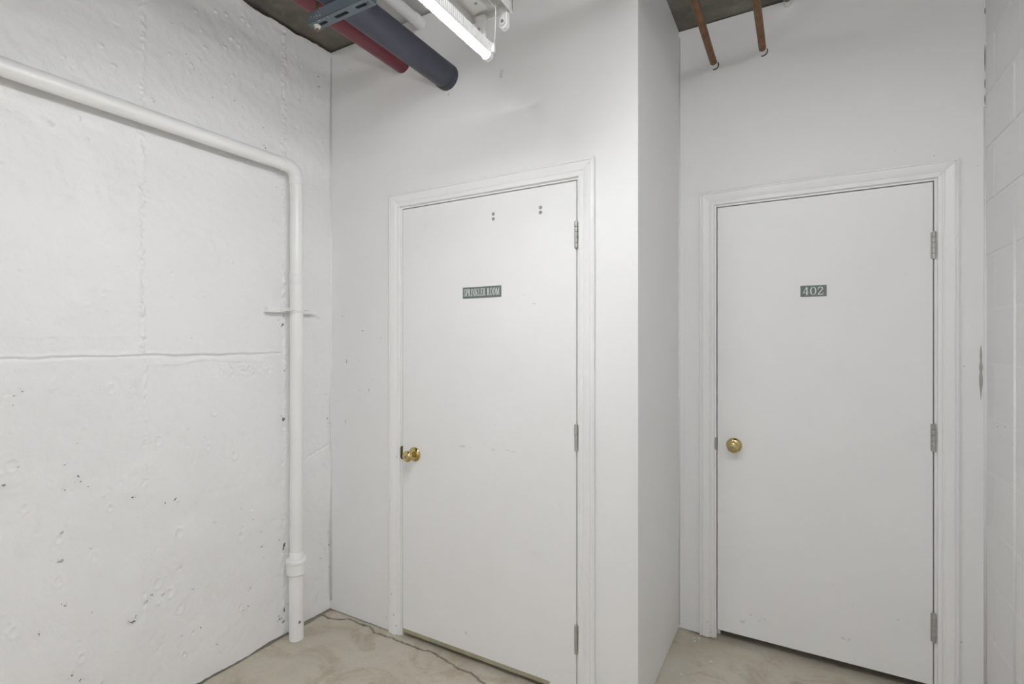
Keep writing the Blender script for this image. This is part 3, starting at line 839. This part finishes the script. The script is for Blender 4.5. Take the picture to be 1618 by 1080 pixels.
for k in range(5):
    x, y = SX0 + rnd.uniform(0.02, 0.13), SY0 + rnd.uniform(0.001, 0.010)
    box(sp, x, x + rnd.uniform(0.001, 0.004), y, y + 0.0015, SZ0 - 0.0004, SZ0 + 0.001)
obj('paint_spatter', sp, 'splash', st)['kind'] = 'stuff'
for x in (-1.497, -1.252):
    rod = obj('rod', tube([(x, 1.2325, 2.541 if x < -1.4 else 2.5655), (x, 1.2325, ZC)], 0.0045, 14), 'rod', st, True, 40)
    zn = 2.5565 if x < -1.4 else 2.572
    obj('nut', tube([(x, 1.2325, zn), (x, 1.2325, zn + 0.010)], 0.0098, 6), 'nut_white', rod)
    obj('washer', tube([(x, 1.2325, zn + 0.008), (x, 1.2325, zn + 0.0103)], 0.0125, 20), 'nut_white', rod, True, 40)

# ------------------------------------------------------------------ lamps
def capsule(cx, z0, z1, hw, n=12):
    """outline of a lamp holder: square top, round foot"""
    pts = [(cx - hw, z1), (cx - hw * 0.86, z0 + hw * 1.9)]
    pts += [(cx - hw * math.cos(a), z0 + hw - hw * math.sin(a)) for a in (math.pi * k / n for k in range(n + 1))]
    pts += [(cx + hw * 0.86, z0 + hw * 1.9), (cx + hw, z1)]
    return pts
def strip_fixture(y0, y1, label, dx=0.0, lit=False, dz=0.0, across=None):
    """old enamelled strip with empty lamp holders, hung on two rods"""
    e = empty('strip_fixture', (-0.855, y1, 2.486), label, 'light fixture', 'old strip fixtures')
    hx0, hx1 = -0.930, -0.784
    obj('housing', prism([(hx0, 2.500), (hx1, 2.500), (hx1, 2.530), (hx1 - 0.02, 2.555), (hx0 + 0.02, 2.555), (hx0, 2.530)], 'y', y0, y1), 'fixture_paint', e)
    cov = obj('ballast_cover', prism([(-0.912, 2.500), (-0.902, 2.486), (-0.852, 2.486), (-0.842, 2.500)], 'y', y0 + 0.05, y1 - 0.035), 'fixture_paint', e)
    obj('screw', tube([(-0.872, y1 - 0.075, 2.4868), (-0.872, y1 - 0.075, 2.4838)], [0.0052, 0.0040], 14), 'bolt_metal', cov, True, 40)
    obj('side_rail', bx(hx1 - 0.003, hx1, y0, y1, 2.470, 2.502), 'fixture_paint', e)
    obj('side_rail', bx(hx0, hx0 + 0.003, y0, y1, 2.470, 2.502), 'fixture_paint', e)
    obj('inner_rail', bx(-0.826, -0.822, y0, y1 - 0.03, 2.480, 2.501), 'fixture_paint', e)
    for ye, s in ((y1, -1), (y0, 1)):
        a, b = sorted((ye, ye + s * 0.003))
        obj('end_plate', bx(hx0, hx1, a, b, 2.478, 2.553), 'fixture_paint', e)
        for cx in (-0.893, -0.806):
            a, b = sorted((ye + s * 0.004, ye + s * 0.020))
            so = obj('lamp_holder', prism(capsule(cx, 2.418, 2.487, 0.0150), 'y', a, b), 'socket_plastic', e, True, 30)
            f = ye + s * 0.020
            a, b = sorted((f, f + s * 0.006))
            obj('rotor', prism(capsule(cx, 2.427, 2.468, 0.0105), 'y', a, b), 'fixture_paint', so, True, 30)
            bm = lathe_y([(0.0055, -0.001), (0.0055, 0.0006), (0.0, 0.0006)], cx, f + s * 0.006 if s < 0 else f + s * 0.006, 2.4385, 16)
            obj('contact', bm, 'bolt_metal', so, True, 40)
    for y in (y0 + 0.25, y1 - 0.30):
        obj('hanger_rod', tube([(-0.857, y, 2.553), (-0.857, y, ZC - dz)], 0.004, 10), 'rod', e, True, 40)
    if lit:
        for cx in (-0.893, -0.806):
            obj('tube', tube([(cx, y0 + 0.026, 2.4385), (cx, y1 - 0.026, 2.4385)], 0.0127, 20), 'lit', e, True, 40)
    e.location.x += dx
    e.location.z += dz
    if across:
        e.location.x, e.location.y = across
        e.rotation_euler.z = math.pi / 2
    return e
TX, TZ = -0.815, 2.300
def lamp(y0, y1, label):
    """lit T8 tube in a narrow white reflector slung below the strip"""
    e = empty('tube_lamp', (TX, y1, TZ), label, 'lamp', 'lit tube lamps')
    obj('tube', tube([(TX, y0, TZ), (TX, y1, TZ)], 0.0127, 28), 'lit_near', e, True, 40)
    prof = [(0.0131, -0.0005), (0.0131, 0.034), (0.006, 0.0385), (-0.010, 0.0375), (-0.022, 0.0285), (-0.036, 0.0195), (-0.0375, 0.0180), (-0.021, 0.0240), (-0.0131, 0.0180), (-0.0128, 0.004)]
    bm = prism([(TX + a, TZ + b) for a, b in prof], 'y', y0 - 0.008, y1 + 0.003)
    tri_fix(bm, faces=[f for f in bm.faces if len(f.verts) > 4])
    ref = obj('lamp_body', bm, 'reflector', e)
    rb = bmesh.new()
    for k in range(int((y1 - y0) / 0.009)):
        y = y0 + 0.004 + k * 0.009
        box(rb, TX + 0.0128, TX + 0.0142, y, y + 0.004, TZ + 0.006, TZ + 0.033)
    obj('cooling_ribs', rb, 'reflector', ref)['kind'] = 'stuff'
    for ye, s in ((y1, 1), (y0, -1)):
        a, b = sorted((ye - s * 0.004, ye + s * 0.012))
        cap = obj('end_cap', prism(capsule(TX, TZ - 0.0155, TZ + 0.034, 0.0155), 'y', a, b), 'socket_plastic', e, True, 30)
        obj('clip', bx(TX + 0.010, TX + 0.024, min(ye, ye + s * 0.010), max(ye, ye + s * 0.010), TZ + 0.004, TZ + 0.030, bevel=0.002), 'socket_plastic', cap)
        obj('hanging_wire', tube([(TX + 0.016, ye + s * 0.006, TZ + 0.026), (TX + 0.019, ye + s * 0.012, TZ + 0.030), (TX + 0.012, ye + s * 0.030, TZ + 0.125), (TX + 0.010, ye + s * 0.032, 2.478)], 0.0016, 8), 'socket_plastic', e, True)
    return e
strip_fixture(0.13, 1.385, 'old white strip fixture with empty lamp holders above the lit tube')
lamp(0.685, 1.285, 'lit white tube lamp with slim reflector beside the dark pipe')
# unseen two-tube strips, added for fill above and behind the camera
strip_fixture(0.02, 1.22, 'unseen two tube strip light set across the passage above the camera for soft fill', 0.0, True, 0.38, (-0.605, 0.25))  # ceiling light suggested by pipe shadows; laid across to blur its own
strip_fixture(-3.00, -1.75, 'unseen two tube fill light added in the row behind the camera, middle one', 1.0, True)
strip_fixture(-4.60, -3.35, 'unseen two tube fill light added in the row behind the camera, farthest one', 1.0, True)
strip_fixture(-2.30, -1.05, 'unseen two tube fill light added in the side bay behind the camera, nearer one', 3.4, True)
strip_fixture(-4.50, -3.25, 'unseen two tube fill light added in the side bay behind the camera, farther one', 3.4, True)
